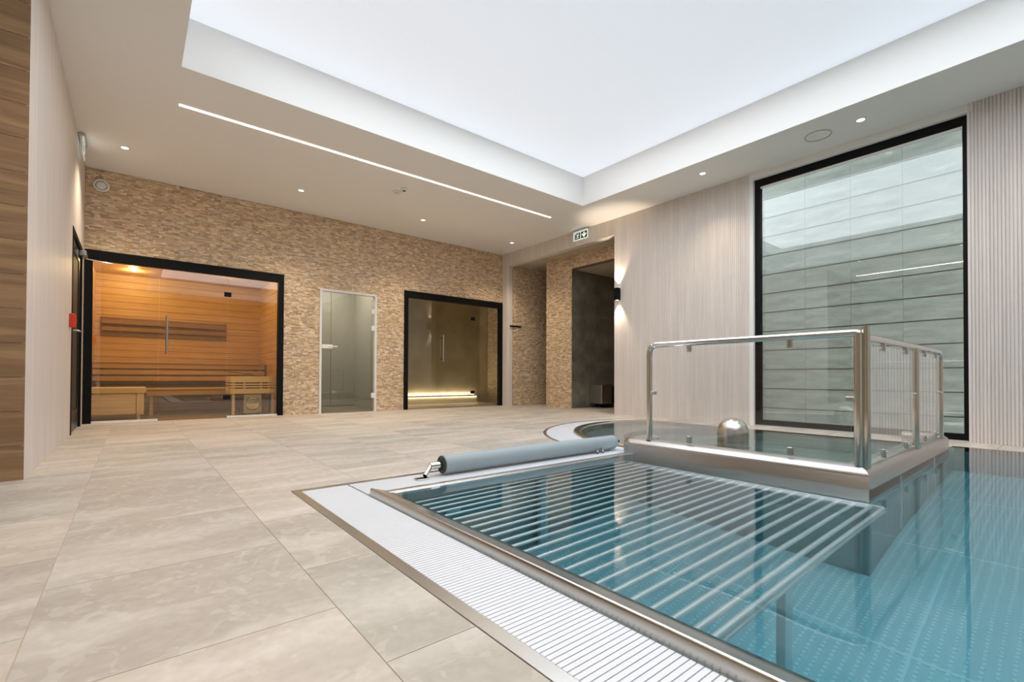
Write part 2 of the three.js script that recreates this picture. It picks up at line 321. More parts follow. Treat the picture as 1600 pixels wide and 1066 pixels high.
// ---- back wall with mosaic
const SA = [-0.4575, 1.75, 0, 2.105], WD = [2.272, 3.206, 0, 1.972], ST = [3.713, 5.912, 0, 2.115];
{
  const w = struct('wall_back', 'back wall clad in tan split-face stone mosaic strips', 'wall');
  mesh('wall_core', [upright(XL - 0.2, XR + 0.1, 0, H + 0.05, [SA, WD, ST].map(([a, b, c, d]) => [a, b, c + 0.0005, d]), ZB - 0.13, ZB - 0.014)], M.mosaicBed, w);
  // n = +z, s runs along n x up = -x, from the right corner
  mosaic(w, [XR, 0, ZB], [0, 0, 1], XR - XL, H, [SA, WD, ST].map(([a, b, c, d]) => [XR - b, XR - a, c, d]));
}
// ---- left wall with ribbed cladding and the walnut wall
{
  const w = struct('wall_left', 'pale ash ribbed timber wall beside the black door', 'wall');
  mesh('wall_core', [span(XL - 0.25, XL - 0.012, 0, H + 0.05, -6.19, ZW - 0.06), span(XL - 0.25, XL - 0.012, 2.045, H + 0.05, -7.3, -6.19), span(XL - 0.25, XL - 0.012, 0, H + 0.05, ZB - 0.1, -7.3)], M.ashPlain, w);
  // n = +x, s = n x up = +z
  for (let k = 0; k < 4; k++) mesh('wall_board', span(XL - 0.012, XL, 0, H, -6.19 + k * 0.6155, -6.19 + (k + 1) * 0.6155 - 0.0008, k * 0.37, 0), M.ashPlain, w);
  mesh('wall_board', span(XL - 0.012, XL, 2.045, H, -7.3, -6.1905, 0.2, 0), M.ashPlain, w);
  mesh('wall_board', span(XL - 0.012, XL, 0, H, ZB, -7.3005, 0.5, 0), M.ashPlain, w);
  const c = struct('wall_corner', 'walnut wall of wide horizontal planks at the corner', 'wall');
  mesh('wall_core', span(XLL - 0.1, XL - 0.012, 0, H + 0.05, ZW - 0.06, ZW - 0.014), M.grout, c);
  const ph = 0.1905; let k = 0;
  for (let y = 0; y < H; y += ph, k++) { const h = Math.min(ph, H - y) - 0.002; mesh('plank', span(XLL, XL - 0.0005, y, y + h, ZW - 0.014, ZW, rr(0, 1.4), k * 0.03), M.walnut[Math.floor(rnd() * 3)], c); }
  const l = struct('wall_far_left', 'plain pale plaster wall across from the pool', 'wall');
  mesh('wall_core', span(XLL - 0.12, XLL, 0, H + 0.05, ZW, ZF + 0.1), M.plaster, l);
  const f = struct('wall_front', 'plain pale plaster wall facing the saunas', 'wall');
  mesh('wall_core', span(XLL - 0.1, XR + 0.1, 0, H + 0.05, ZF, ZF + 0.12), M.plaster, f);
}
// ---- right wall: ribbed panels, opening, window
const OZ0 = -7.39, OZ1 = -4.675, OY = 2.85, WZ0 = -2.62, WZ1 = -0.66;
{
  const w = struct('wall_right', 'pale ash ribbed timber wall with a tall window and a dark opening', 'wall');
  const x0 = XR + 0.012, x1 = XR + 0.12;
  mesh('wall_core', [span(x0, x1, 0, H + 0.05, ZB - 0.1, OZ0), span(x0, x1, OY, H + 0.05, OZ0, OZ1), span(x0, x1, 0, H + 0.05, OZ1, WZ0), span(x0, x1, 3.035, H + 0.05, WZ0, WZ1), span(x0, x1, 0, H + 0.05, WZ1, ZF + 0.1)], M.ashPlain, w);
  // n = -x, s runs towards -z
  mesh('ribbed_cladding', ribbed([XR, 0, OZ0], [-1, 0, 0], OZ0 - ZB, H, 0.024), M.ash, w);
  mesh('ribbed_cladding', ribbed([XR, OY, OZ1], [-1, 0, 0], OZ1 - OZ0, H - OY, 0.024), M.ash, w);
  mesh('ribbed_cladding', ribbed([XR, 0, WZ0], [-1, 0, 0], WZ0 - OZ1, H, 0.024), M.ash, w);
  mesh('ribbed_cladding', ribbed([XR, 0, ZF], [-1, 0, 0], ZF - WZ1, H, 0.024, 0.009, 0.012, 0.6), M.ash, w);
  mesh('edge_trim', [span(XR - 0.003, x1, 0, OY, OZ1 - 0.012, OZ1 - 0.0005), span(XR - 0.003, x1 + 0.004, OY - 0.004, OY + 0.01, OZ0, OZ1 - 0.012)], M.ashPlain, w);
  mesh('reveal_board', span(XR - 0.002, XR + 0.05, 0, H, WZ0 - 0.0005, WZ0 + 0.012), M.ashPlain, w);
  // ledge along the water
  const s = struct('trim_1', 'narrow pale stone ledge between the water and the right wall', 'ledge');
  for (let z = -4.05, k = 0; z < ZEND; z += 0.6, k++) mesh('ledge_slab', span(XLEDGE, XR + 0.08, -0.3, 0.0015, z + 0.0015, Math.min(z + 0.6, ZEND) - 0.0015, k * 0.3, 0), M.stone[k % 3], s);

  const win = struct('window_1', 'tall black framed window looking onto a grey panel wall', 'window');
  const fx0 = XR + 0.05, fx1 = XR + 0.11, a = WZ0 + 0.06, b = WZ1 + 0.03, t = 0.065, y0 = 0.012, y1 = 3.03;
  mesh('frame', [span(fx0, fx1, y0, y1, a, a + t), span(fx0, fx1, y0, y1, b - t, b), span(fx0, fx1, y1 - 0.09, y1, a + t, b - t), span(fx0, fx1, y0, y0 + 0.06, a + t, b - t)], M.black, win);
  for (const q of [0.026, 0.05]) mesh('pane', span(fx0 + q, fx0 + q + 0.008, y0 + 0.05, y1 - 0.08, a + t - 0.01, b - t + 0.01), M.glassWindow, win);
  mesh('blind_rail', span(fx0 + 0.006, fx0 + 0.022, y1 - 0.115, y1 - 0.0905, a + t, b - t), M.plastic, win);
  mesh('reveal', [span(XR + 0.003, fx1, 0, H, WZ0 + 0.012, a), span(XR + 0.003, fx1, y1, H, a, b)], M.ceiling, win);
}
// ---- outside the window: a panel-clad wall close by
{
  const e = struct('wall_outside', 'grey panel-clad wall standing outside the tall window', 'wall'), X = 7.5;
  mesh('wall_core', span(X + 0.02, X + 0.3, -0.3, 7.5, -4.5, 3.0), M.concrete, e);
  const ph = 0.2895, pw = 0.548;
  const shared = [0, 1, 2, 3].map((k) => box(0.022, ph - 0.016, pw - 0.003, 0, 0, 0, k * 0.31, k * 0.17));
  for (let r = -1; r < 16; r++) for (let c = -4; c < 9; c++) {
    const m = mesh('panel', shared[Math.floor(rnd() * 4)], M.panel[Math.floor(rnd() * 2)], e); m.position.set(X + 0.011, 0.1345 + ph * (r + 0.5), -2.52 + pw * (c + 0.5));
  }
  mesh('facade', span(XR + 0.125, XR + 0.3, H + 0.06, 7.2, -4.5, 3.0), M.concrete, e);
  const gr = struct('floor_outside', 'grey gravel strip outside the tall window', 'ground');
  mesh('ground', span(XR + 0.12, X + 0.02, -0.3, -0.06, -4.5, 3.0), M.concrete, gr);
}
// ---- recess behind the opening
{
  const w = struct('wall_recess', 'dim mosaic recess with shower bay behind the opening', 'wall');
  const X2 = 6.42, XE = 8.0, Y2 = 2.885, SZ = -6.1, PZ = -6.79, SY = 2.635;
  mesh('wall_core', [span(XR + 0.12, XE + 0.1, 0, 3.05, OZ0 - 0.1, OZ0 - 0.014), span(XE, XE + 0.1, 0, 3.05, OZ0 - 0.1, -4.5)], M.mosaicBed, w);
  mosaic(w, [XE, 0, OZ0], [0, 0, 1], XE - XR - 0.013, Y2, [[XE - XR - 0.135, XE - XR, 0, 3]]);
  mesh('block_core', [span(X2 + 0.014, XE, 0, Y2, PZ, SZ - 0.03), span(X2 + 0.014, X2 + 0.12, SY, Y2, SZ - 0.03, -4.5)], M.mosaicBed, w);
  mosaic(w, [X2, 0, -4.6], [-1, 0, 0], -4.6 - PZ, Y2, [[0, -4.6 - SZ, 0, SY]]);
  mesh('recess_soffit', span(XR + 0.02, XE, Y2, Y2 + 0.1, OZ0, -4.5), M.plaster, w);
  mesh('shower_ceiling', span(X2 + 0.12, XE, SY, SY + 0.06, SZ - 0.03, -4.5), M.plaster, w);
  for (let i = 0; i < 3; i++) for (let j = 0; j < 3; j++) mesh('wall_tile', span(X2 + 0.014 + i * 0.53, X2 + 0.014 + (i + 1) * 0.53 - 0.002, j * 0.88, (j + 1) * 0.88 - (j === 2 ? 0.005 : 0.002), SZ - 0.03, SZ, i * 0.4, j * 0.5), M.darkTile, w);
  mesh('end_wall', span(XR + 0.12, XE, 0, 3.0, -4.66, -4.5), M.darkTile, w);
  const r = thing('foot_basin', 'steel faced wall-hung basin with small tap in the shower bay', 'basin', [7.1, 0.06, SZ]);
  mesh('front_panel', rbox(0.3, 0.36, 0.31, 0.01, -0.02, 0.2, 0.156), M.satin, r);
  mesh('body', rbox(0.24, 0.34, 0.29, 0.015, 0.251, 0.19, 0.15), M.blackSatin, r);
  mesh('bowl', lathe([[0.001, 0], [0.12, 0.0], [0.14, 0.04], [0.13, 0.05], [0.0, 0.05]], 24).translate(0.1, -0.0445, 0.16), M.blackSatin, r);
  mesh('tap', tube([[0.3, 0.26, 0.15], [0.42, 0.26, 0.15], [0.42, 0.235, 0.15]], 0.012, 0.012, 10), M.polished, r);
  const hk = thing('hook_rail', 'short black hook rail on the mosaic wall of the recess', 'hook rail', [6.1, 1.63, OZ0 + 0.006]);
  mesh('rail', rbox(0.29, 0.03, 0.016, 0.004, 0, 0, 0.008), M.black, hk);
  for (let k = 0; k < 4; k++) mesh('hook', tube([[-0.11 + k * 0.073, -0.005, 0.012], [-0.11 + k * 0.073, -0.012, 0.05], [-0.11 + k * 0.073, 0.012, 0.055]], 0.006, 0.008, 8), M.black, hk);
}

// ================================================================ DOORS AND GLASS FRONTS
// ---- black door in the left wall
{
  const d = struct('door_1', 'black framed door with dark leaf and steel lever handle', 'door', [XL, 0, -6.745]);
  const hw = 0.55, hh = 2.04;
  mesh('frame', [span(-0.2, 0.006, 0, hh, hw - 0.055, hw), span(-0.2, 0.006, 0, hh, -hw, -hw + 0.055), span(-0.2, 0.006, hh - 0.06, hh, -hw + 0.055, hw - 0.055)], M.black, d);
  const leaf = mesh('leaf', [span(-0.06, -0.012, 0.005, hh - 0.065, -hw + 0.058, -hw + 0.17), span(-0.06, -0.012, 0.005, hh - 0.065, hw - 0.17, hw - 0.058), span(-0.06, -0.012, 0.005, 0.22, -hw + 0.17, hw - 0.17), span(-0.06, -0.012, hh - 0.18, hh - 0.065, -hw + 0.17, hw - 0.17)], M.blackSatin, d);
  mesh('door_panel', span(-0.05, -0.022, 0.22, hh - 0.18, -hw + 0.17, hw - 0.17), std({ color: '#38332b', roughness: 0.6 }), leaf);
  const hd = mesh('handle', tube([[-0.012, 1.03, 0.4], [0.045, 1.03, 0.4], [0.045, 1.03, 0.28]], 0.009, 0.015, 10), M.satin, d);
  mesh('back_plate', rbox(0.008, 0.22, 0.035, 0.003, -0.008, 0.97, 0.4), M.satin, hd);
  const cz = -0.44;
  const cr = mesh('door_closer', rbox(0.06, 0.06, 0.22, 0.006, 0.02, 1.955, cz + 0.02), M.satin, d);
  mesh('closer_arm', tube([[0.04, 1.915, cz], [0.28, 1.895, cz - 0.02]], 0.007, 0.01, 8), M.polished, cr);
}
{ // red fire call point
  const f = thing('fire_call_point', 'small red fire alarm call point on the ash wall', 'fire alarm', [XL, 1.1, -6.02]);
  mesh('housing', rbox(0.045, 0.13, 0.1, 0.012, 0.02, 0, 0), M.red, f);
  mesh('push_plate', rbox(0.006, 0.06, 0.06, 0.002, 0.0445, 0, 0), M.red, f);
}
// glass front with two fixed panes and a hinged glass door
function glassFront(n, label, [x0, x1, y0, y1], xa, xb, glassMat, handles, opts) {
  const d = struct(n, label, 'glass front', [0, 0, ZB]);
  const side = 0.075, top = 0.118, za = -0.06, zb = 0.02;
  mesh('frame', [span(x0, x0 + side, 0, y1, za, zb), span(x1 - side, x1, 0, y1, za, zb), span(x0 + side, x1 - side, y1 - top, y1, za, zb)], M.black, d);
  mesh('fixed_pane', span(x0 + side - 0.005, xa - 0.004, 0.012, y1 - top + 0.005, -0.024, -0.016), glassMat, d);
  mesh('fixed_pane', span(xb + 0.004, x1 - side + 0.005, 0.012, y1 - top + 0.005, -0.024, -0.016), glassMat, d);
  if (opts.sill) { mesh('sill', span(x0 + side, xa - 0.004, 0.0, 0.025, -0.034, -0.006), M.plastic, d); mesh('sill', span(xb + 0.004, x1 - side, 0.0, 0.025, -0.034, -0.006), M.plastic, d); }
  const door = mesh('glass_door', span(xa, xb, 0.008, y1 - top - 0.004, -0.024, -0.016), glassMat, d);
  for (const y of [1.73, 0.285]) mesh('hinge', rbox(0.085, 0.062, 0.03, 0.004, xb + 0.002, y, -0.014), M.black, door);
  for (const [hx, zz] of handles) {
    const h = mesh('handle', [cyl(0.0125, 0.5, 16, hx, 1.12, zz)], M.satin, door);
    for (const y of [1.32, 0.92]) mesh('stand_off', cyl(0.007, Math.abs(zz + 0.02), 10, hx, y, (zz - 0.02) / 2, 'z'), M.blackSatin, h);
  }
  return d;
}
glassFront('door_2', 'wide black framed bronze glass front of the timber sauna', SA, 0.265, 1.028, M.glassBronze, [[0.345, 0.03], [0.345, -0.07]], { sill: true });
glassFront('door_3', 'black framed glass front of the glowing steam room', ST, 4.415, 5.19, M.glassGrey, [[4.5, 0.03], [4.5, -0.07]], { sill: false });
{ // white framed grey glass door
  const d = struct('door_4', 'white framed grey glass door between the two black fronts', 'door', [0, 0, ZB]);
  const [x0, x1, , y1] = WD, t = 0.032;
  mesh('frame', [span(x0, x0 + t, 0, y1, -0.07, 0.016), span(x1 - t, x1, 0, y1, -0.07, 0.016), span(x0 + t, x1 - t, y1 - t, y1, -0.07, 0.016)], M.white, d);
  const leaf = mesh('glass_leaf', span(x0 + t + 0.004, x1 - t - 0.004, 0.01, y1 - t - 0.004, -0.02, -0.012), M.glassGrey, d);
  for (const y of [1.685, 1.4, 0.267]) mesh('hinge', rbox(0.06, 0.085, 0.028, 0.004, x1 - t - 0.022, y, -0.004), M.white, leaf);
  mesh('lock_case', rbox(0.16, 0.062, 0.022, 0.004, x0 + t + 0.09, 1.06, -0.002), M.plastic, leaf);
  mesh('handle', tube([[x0 + t + 0.12, 1.06, 0.0], [x0 + t + 0.12, 1.06, 0.045], [x0 + t + 0.235, 1.06, 0.045]], 0.009, 0.014, 10), M.plastic, leaf);
  const r = struct('wall_shower_room', 'plain grey room behind the grey glass door', 'wall');
  mesh('wall_core', [span(2.0, 3.5, 0, 2.6, -9.4, -9.3), span(1.95, 2.05, 0, 2.6, -9.3, ZB - 0.13), span(3.45, 3.55, 0, 2.6, -9.3, ZB - 0.13)], M.greyBoard, r);
  mesh('ceiling_board', span(1.95, 3.55, 2.55, 2.65, -9.4, ZB - 0.13), M.ceiling, r);
  mesh('floor_slab', span(1.95, 3.55, -0.1, 0.0, -9.4, ZB - 0.01), M.darkTile, r);
  for (let k = 0; k < 3; k++) mesh('wall_panel', span(2.06 + k * 0.47, 2.06 + k * 0.47 + 0.464, 0.02, 2.5, -9.3 + k * 0.004, -9.28 + k * 0.004, k * 0.4), M.greyBoard, r);
  const lp = thing('ceiling_panel_lamp', 'flat white lamp panel in the ceiling behind the grey glass door', 'lamp', [2.75, 2.55, -8.5]);
  mesh('frame', box(0.64, 0.014, 0.64, 0, -0.007, 0), M.white, lp); mesh('lamp_panel', box(0.58, 0.004, 0.58, 0, -0.0165, 0), M.led, lp);
  rectLight('panel_lamp_glow', new THREE.Color().setRGB(1, 0.98, 0.93), 20, 0.58, 0.58, [0, -0.022, 0], -Math.PI / 2, 0, lp);
}

// ================================================================ SAUNA
{
  const x0 = -0.46, x1 = 1.83, z0 = -9.7, z1 = ZB - 0.13, yT = 2.2;
  const sb = struct('wall_sauna_back', 'back wall of horizontal boards inside the timber sauna', 'wall'), sl = struct('wall_sauna_left', 'board wall behind the boxed sauna bench', 'wall'), sr = struct('wall_sauna_right', 'board wall beside the sauna heater', 'wall'), s = struct('ceiling_sauna', 'board ceiling of the timber sauna with small lamps', 'ceiling');
  mesh('shell', span(x0 - 0.12, x1 + 0.12, 0, yT + 0.1, z0 - 0.12, z0 - 0.02), M.rock, sb); mesh('shell', span(x0 - 0.12, x0 - 0.02, 0, yT + 0.1, z0 - 0.02, z1), M.rock, sl); mesh('shell', span(x1 + 0.02, x1 + 0.12, 0, yT + 0.1, z0 - 0.02, z1), M.rock, sr);
  mesh('shell', span(x0 - 0.02, x1 + 0.02, yT + 0.02, yT + 0.08, z0 - 0.02, z1), M.rock, s);
  const ph = 0.11;
  for (let k = 0; k < 20; k++) {
    const y = k * ph, a = y + 0.002, b = y + ph - 0.003;
    mesh('board', span(x0, x1, a, b, z0 - 0.02, z0, k * 0.37, k * 0.021), M.sauna[k % 2], sb);
    mesh('board', span(x0 - 0.02, x0, a, b, z0, z1, k * 0.57, k * 0.013), M.sauna[(k + 1) % 2], sl);
    mesh('board', span(x1, x1 + 0.02, a, b, z0, z1, k * 0.29, k * 0.017), M.sauna[k % 2], sr);
  }
  for (let k = 0; k < 19; k++) mesh('ceiling_board', span(x0, x1, yT, yT + 0.02, z0 + k * 0.105, z0 + k * 0.105 + 0.102, k * 0.41, k * 0.03), M.sauna[k % 2], s);
  const f = struct('floor_sauna', 'dark tiled sauna floor behind the bronze glass', 'floor');
  mesh('floor_slab', span(x0 - 0.1, x1 + 0.1, -0.1, 0, z0 - 0.1, ZB - 0.01), M.darkTile, f);

  // low bench beside the glass
  const b1 = thing('sauna_bench', 'pale boxed sauna bench end just behind the bronze glass', 'bench', [-0.15, 0, -8.2]);
  mesh('seat', rbox(0.6, 0.07, 0.82, 0.006, -0.005, 0.39, 0.0), M.saunaPale, b1);
  for (let k = 0; k < 3; k++) mesh('front_board', box(0.49, 0.086, 0.022, -0.055, 0.305 - k * 0.0885, 0.385, k * 0.3, k * 0.04), M.saunaPale, b1);
  mesh('post', rbox(0.075, 0.285, 0.05, 0.004, 0.235, 0.215, 0.375), M.saunaPale, b1);
  for (const [px, pz] of [[0.25, 0.37], [-0.27, 0.37], [0.25, -0.37], [-0.27, -0.37]]) mesh('leg', box(0.035, 0.08, 0.035, px - 0.03, 0.04, pz - 0.02), M.plastic, b1);
  // lower and upper benches along the back wall
  const mk = (label, xa, xb, y, za, zb, rows) => {
    const b = thing('sauna_bench', label, 'bench', [(xa + xb) / 2, 0, (za + zb) / 2]);
    const w = xb - xa, dep = zb - za, n = Math.round(dep / 0.105);
    for (let k = 0; k < n; k++) mesh('seat_slat', rbox(w, 0.028, dep / n - 0.014, 0.004, 0, y - 0.014, -dep / 2 + (k + 0.5) * (dep / n)), M.sauna[k % 2], b);
    for (let k = 0; k < rows; k++) mesh('front_slat', rbox(w, 0.07, 0.022, 0.004, 0, y - 0.07 - k * 0.095, dep / 2 - 0.03), M.sauna[(k + 1) % 2], b);
    for (const sx of [-1, 1]) mesh('support', box(0.04, y - 0.03, dep - 0.1, sx * (w / 2 - 0.06), (y - 0.03) / 2, -0.02), M.sauna[0], b);
    return b;
  };
  mk('lower slatted sauna bench between the boxed bench and the heater', 0.16, 1.8, 0.4, -9.05, -8.5, 1);
  mk('upper slatted sauna bench against the back boards', -0.45, 1.8, 0.8, -9.66, -9.06, 3);
  const br = thing('timber_wall_rail', 'dark long timber back rail on the sauna back wall', 'wall rail', [0.45, 1.36, -9.7]);
  mesh('back_board', rbox(1.7, 0.3, 0.02, 0.005, 0, 0, 0.012), M.walnut[0], br);
  for (const y of [0.07, -0.04]) mesh('slat', rbox(1.66, 0.06, 0.022, 0.005, 0, y, 0.06), M.walnut[1], br);
  for (const x of [-0.6, 0, 0.6]) mesh('spacer', box(0.04, 0.2, 0.028, x, 0, 0.036), M.walnut[2], br);
  const hr = thing('sauna_headrest', 'small slatted timber headrest on the left sauna wall', 'headrest', [-0.46, 0.85, -8.0]);
  for (let k = 0; k < 4; k++) mesh('slat', rbox(0.03, 0.045, 0.3, 0.004, 0.03, -0.13 + k * 0.085, 0), M.sauna[k % 2], hr);
  for (const z of [-0.1, 0.1]) mesh('upright', box(0.015, 0.34, 0.03, 0.0075, 0, z), M.sauna[0], hr);
  // heater and its timber guard
  const h = thing('sauna_heater', 'steel sauna heater with dark stones below its timber guard', 'heater', [1.405, 0, -8.05]);
  mesh('casing', rbox(0.25, 0.3, 0.3, 0.012, 0, 0.17, 0.03), M.satin, h);
  mesh('front_plate', lathe([[0.001, 0], [0.09, 0], [0.1, 0.008], [0.085, 0.014], [0.001, 0.02]], 28).rotateX(Math.PI / 2).translate(0, 0.17, 0.182), M.polished, h);
  mesh('upper_casing', rbox(0.42, 0.2, 0.34, 0.012, 0, 0.425, -0.02), M.blackSatin, h);
  for (let k = 0; k < 26; k++) { const g = new THREE.IcosahedronGeometry(rr(0.028, 0.045), 1), p = g.attributes.position; const q = 1 + 0.2 * (rnd() - 0.5); for (let i = 0; i < p.count; i++) { const j = 1 + 0.22 * (hash(Math.round(p.getX(i) * 500), Math.round(p.getY(i) * 500 + p.getZ(i) * 900), k) - 0.5); p.setXYZ(i, p.getX(i) * j * q, p.getY(i) * j * 0.8, p.getZ(i) * j); } g.computeVertexNormals(); mesh('stone', g.translate(rr(-0.17, 0.17), 0.54 + rr(0, 0.035), rr(-0.16, 0.12)), M.rock, h); }
  for (const sx of [-1, 1]) mesh('foot', box(0.03, 0.025, 0.2, sx * 0.09, 0.0125, 0.03), M.blackSatin, h);
  const gd = thing('heater_guard', 'pale slatted timber guard rail around the sauna heater', 'guard rail', [1.405, 0, -7.84]);
  for (const [y, hh2] of [[0.535, 0.09], [0.462, 0.022], [0.425, 0.022], [0.36, 0.075]]) mesh('front_slat', rbox(0.6, hh2, 0.022, 0.004, 0, y, 0.03), M.saunaPale, gd);
  for (const sx of [-1, 1]) { for (const [y, hh2] of [[0.535, 0.09], [0.462, 0.022], [0.425, 0.022], [0.36, 0.075]]) mesh('side_slat', rbox(0.022, hh2, 0.46, 0.004, sx * 0.289, y, -0.215), M.saunaPale, gd); mesh('post', rbox(0.035, 0.58, 0.035, 0.004, sx * 0.26, 0.29, 0.0), M.saunaPale, gd); }
  for (const x of [-0.12, 0.1]) mesh('divider', box(0.02, 0.26, 0.012, x, 0.45, 0.013), M.saunaPale, gd);
  // ladle resting on the stones
  const ld = thing('sauna_ladle', 'thin handled timber ladle lying over the heater stones', 'ladle', [1.2, 0.6, -7.98]);
  mesh('handle', tube([[-0.16, 0.06, 0.05], [0.14, 0.012, -0.02]], 0.008, 0.01, 8), M.walnut[0], ld);
  mesh('cup', lathe([[0.001, -0.02], [0.035, -0.018], [0.045, 0.02], [0.041, 0.02], [0.033, -0.012], [0.001, -0.014]], 20).translate(0.18, 0.012, -0.02), M.sauna[0], ld);
  // lamps under the sauna ceiling
  [[0.0, -7.95], [-0.05, -8.6], [0.0, -9.2], [1.2, -8.6]].forEach(([x, z], k) => {
    const l = thing('sauna_lamp', k === 3 ? 'small round warm lamp in the sauna ceiling above the heater' : ['small round warm lamp in the sauna ceiling next to the glass', 'small round warm lamp in the middle of the sauna ceiling', 'small round warm lamp in the sauna ceiling by the back boards'][k], 'lamp', [x, yT, z], 'sauna ceiling lamps');
    mesh('ring', lathe([[0.03, 0], [0.045, 0], [0.045, -0.006], [0.03, -0.006]], 24), M.satin, l);
    mesh('lamp_disc', cyl(0.03, 0.006, 24, 0, -0.003, 0), M.ledWarm, l);
    const p = new THREE.PointLight(WARMER, 0.6, 0, 2); p.name = 'sauna_lamp_light'; p.position.set(0, -0.06, 0); p.castShadow = true; p.shadow.radius = 2; l.add(p);
  });
}
// ================================================================ STEAM ROOM
{
  const x0 = 3.6, x1 = 5.95, z0 = -9.5, z1 = ZB - 0.13;
  const s = struct('wall_steam_room', 'beige plastered steam room behind the grey glass', 'wall');
  mesh('wall_core', [span(x0 - 0.03, x1 + 0.7, 0, 2.45, z0 - 0.1, z0), span(x0 - 0.03, x0, 0, 2.45, z0, z1), span(x1 + 0.6, x1 + 0.7, 0, 2.45, z0, z1), span(x1 + 0.16, x1 + 0.62, 0, 2.45, z1 - 0.03, z1 + 0.0)], M.plaster, s);
  mesh('ceiling_board', span(x0 - 0.03, x1 + 0.7, 2.4, 2.5, z0, z1), M.plaster, s);
  mesh('floor_slab', span(x0, x1 + 0.6, -0.1, 0, z0, ZB - 0.01), M.stone[0], s);
  mosaic(s, [x1 + 0.6, 0, z1 - 0.04], [-1, 0, 0], z1 - 0.04 - z0, 2.4);
  mesh('back_lining', span(x0, x1 + 0.58, 0, 2.4, -9.15, -8.952), M.plaster, struct('wall_steam_back', 'plain plastered wall behind the steam room bench', 'wall'));
  const b = thing('steam_bench', 'low plastered steam room bench with a glowing strip along its nose', 'bench', [4.9, 0, -8.885]);
  mesh('base', rbox(2.55, 0.155, 0.1, 0.006, 0, 0.0775, 0), M.plaster, b);
  mesh('seat', rbox(2.55, 0.02, 0.104, 0.006, 0, 0.165, 0.013), M.plaster, b);
  mesh('led_strip', box(2.5, 0.008, 0.008, 0, 0.151, 0.057), M.ledWarm, b);
  rectLight('steam_led_down', WARM, 38, 2.5, 0.012, [0, 0.145, 0.058], -Math.PI / 2, 0, b);
  mesh('led_strip', box(2.5, 0.006, 0.012, 0, 0.158, -0.052), M.ledWarm, b);
  rectLight('steam_led_up', WARM, 115, 2.5, 0.014, [0, 0.178, -0.052], Math.PI / 2, 0, b);
}
// ================================================================ POOL
const profileLip = [[0, -0.03], [0, 0.024], [0.002, 0.028], [0.007, 0.0305], [0.013, 0.0295], [0.02, 0.026], [0.055, 0.015], [0.095, 0.003], [0.102, -0.004], [0.104, -0.05], [0.06, -0.05]];
{
  const p = thing('swimming_pool', 'sunken stainless steel swimming pool with dotted floor and weld seams', 'pool', [0, 0, 0], undefined, 'structure');
  const Y0 = -1.3;
  const fl = mesh('floor_plate', slab([[0.96, 3.24], [0.96, -2.2], [2.99, -2.2], [2.99, -0.74], [5.48, -0.74], [5.48, 3.24]].reverse(), [], Y0 - 0.04, Y0), M.poolSteel, p);
  const plate = (a, b, c, d) => mesh('wall_plate', span(a, b, Y0, -0.012, c, d), M.wallSteel, p);
  plate(0.96, 1.0, -2.2, 3.24); plate(1.0, 2.95, -2.2, -2.16); plate(2.95, 2.99, -2.2, -0.7); plate(2.99, 5.45, -0.74, -0.7); plate(5.45, 5.48, -0.74, 3.24); plate(1.0, 5.45, 3.2, 3.24);
  for (const x of [1.45, 2.45, 3.45, 4.45]) mesh('weld_seam', box(0.014, 0.006, x < 2.9 ? 5.3 : 3.85, x, Y0 + 0.003, x < 2.9 ? 0.51 : 1.26), M.bump, p);
  for (const z of [-1.45, -0.45]) mesh('weld_seam', box(z < -0.7 ? 1.9 : 4.4, 0.005, 0.012, z < -0.7 ? 1.98 : 3.2, Y0 + 0.0025, z), M.bump, p);
  for (const x of [3.6, 4.6]) mesh('weld_seam', box(0.012, 1.2, 0.005, x, -0.65, -0.6975), M.bump, p);
  mesh('overflow_lip', sweep([[0.915, -2.225], [0.915, ZEND]], profileLip, 0.9), M.steel, p);
  mesh('overflow_lip', sweep([[2.96, -2.225], [0.93, -2.225]], [[0, -0.03], [0, 0.002], [0.004, 0.008], [0.012, 0.010], [0.05, 0.005], [0.066, -0.006], [0.066, -0.05], [0.03, -0.05]], 0.9), M.steel, p);
  // anti-slip bumps pressed into the floor plates
  const g = new THREE.SphereGeometry(0.0095, 7, 3, 0, Math.PI * 2, 0, Math.PI / 2).scale(1, 0.45, 1), ms = [];
  for (let x = 1.06; x < 5.4; x += 0.027) for (let z = -2.1; z < 0.75; z += 0.042) { if (x > 2.93 && z < -0.68) continue; ms.push(new THREE.Matrix4().makeTranslation(x, Y0 + 0.0003, z)); }
  const im = new THREE.InstancedMesh(g, M.bump, ms.length); im.name = 'anti_slip_bumps'; im.userData.kind = 'stuff'; ms.forEach((m, i) => im.setMatrixAt(i, m)); im.castShadow = im.receiveShadow = true; fl.add(im);
  mesh('inlet_nozzle', [lathe([[0.001, 0.0], [0.05, 0.0], [0.045, 0.012], [0.02, 0.014], [0.001, 0.014]], 24).rotateX(Math.PI / 2).translate(1.35, -0.5, -2.159)], M.bump, p);

  const w = mesh('pool_water', slab([[0.985, 3.215], [0.985, -2.172], [2.962, -2.172], [2.962, -0.712], [5.462, -0.712], [5.462, 3.215]].reverse(), [], Y0 - 0.01, WATER_Y), M.water);
  tag(w, 'calm clear teal water filling the steel swimming pool', 'water', undefined, 'stuff');
}
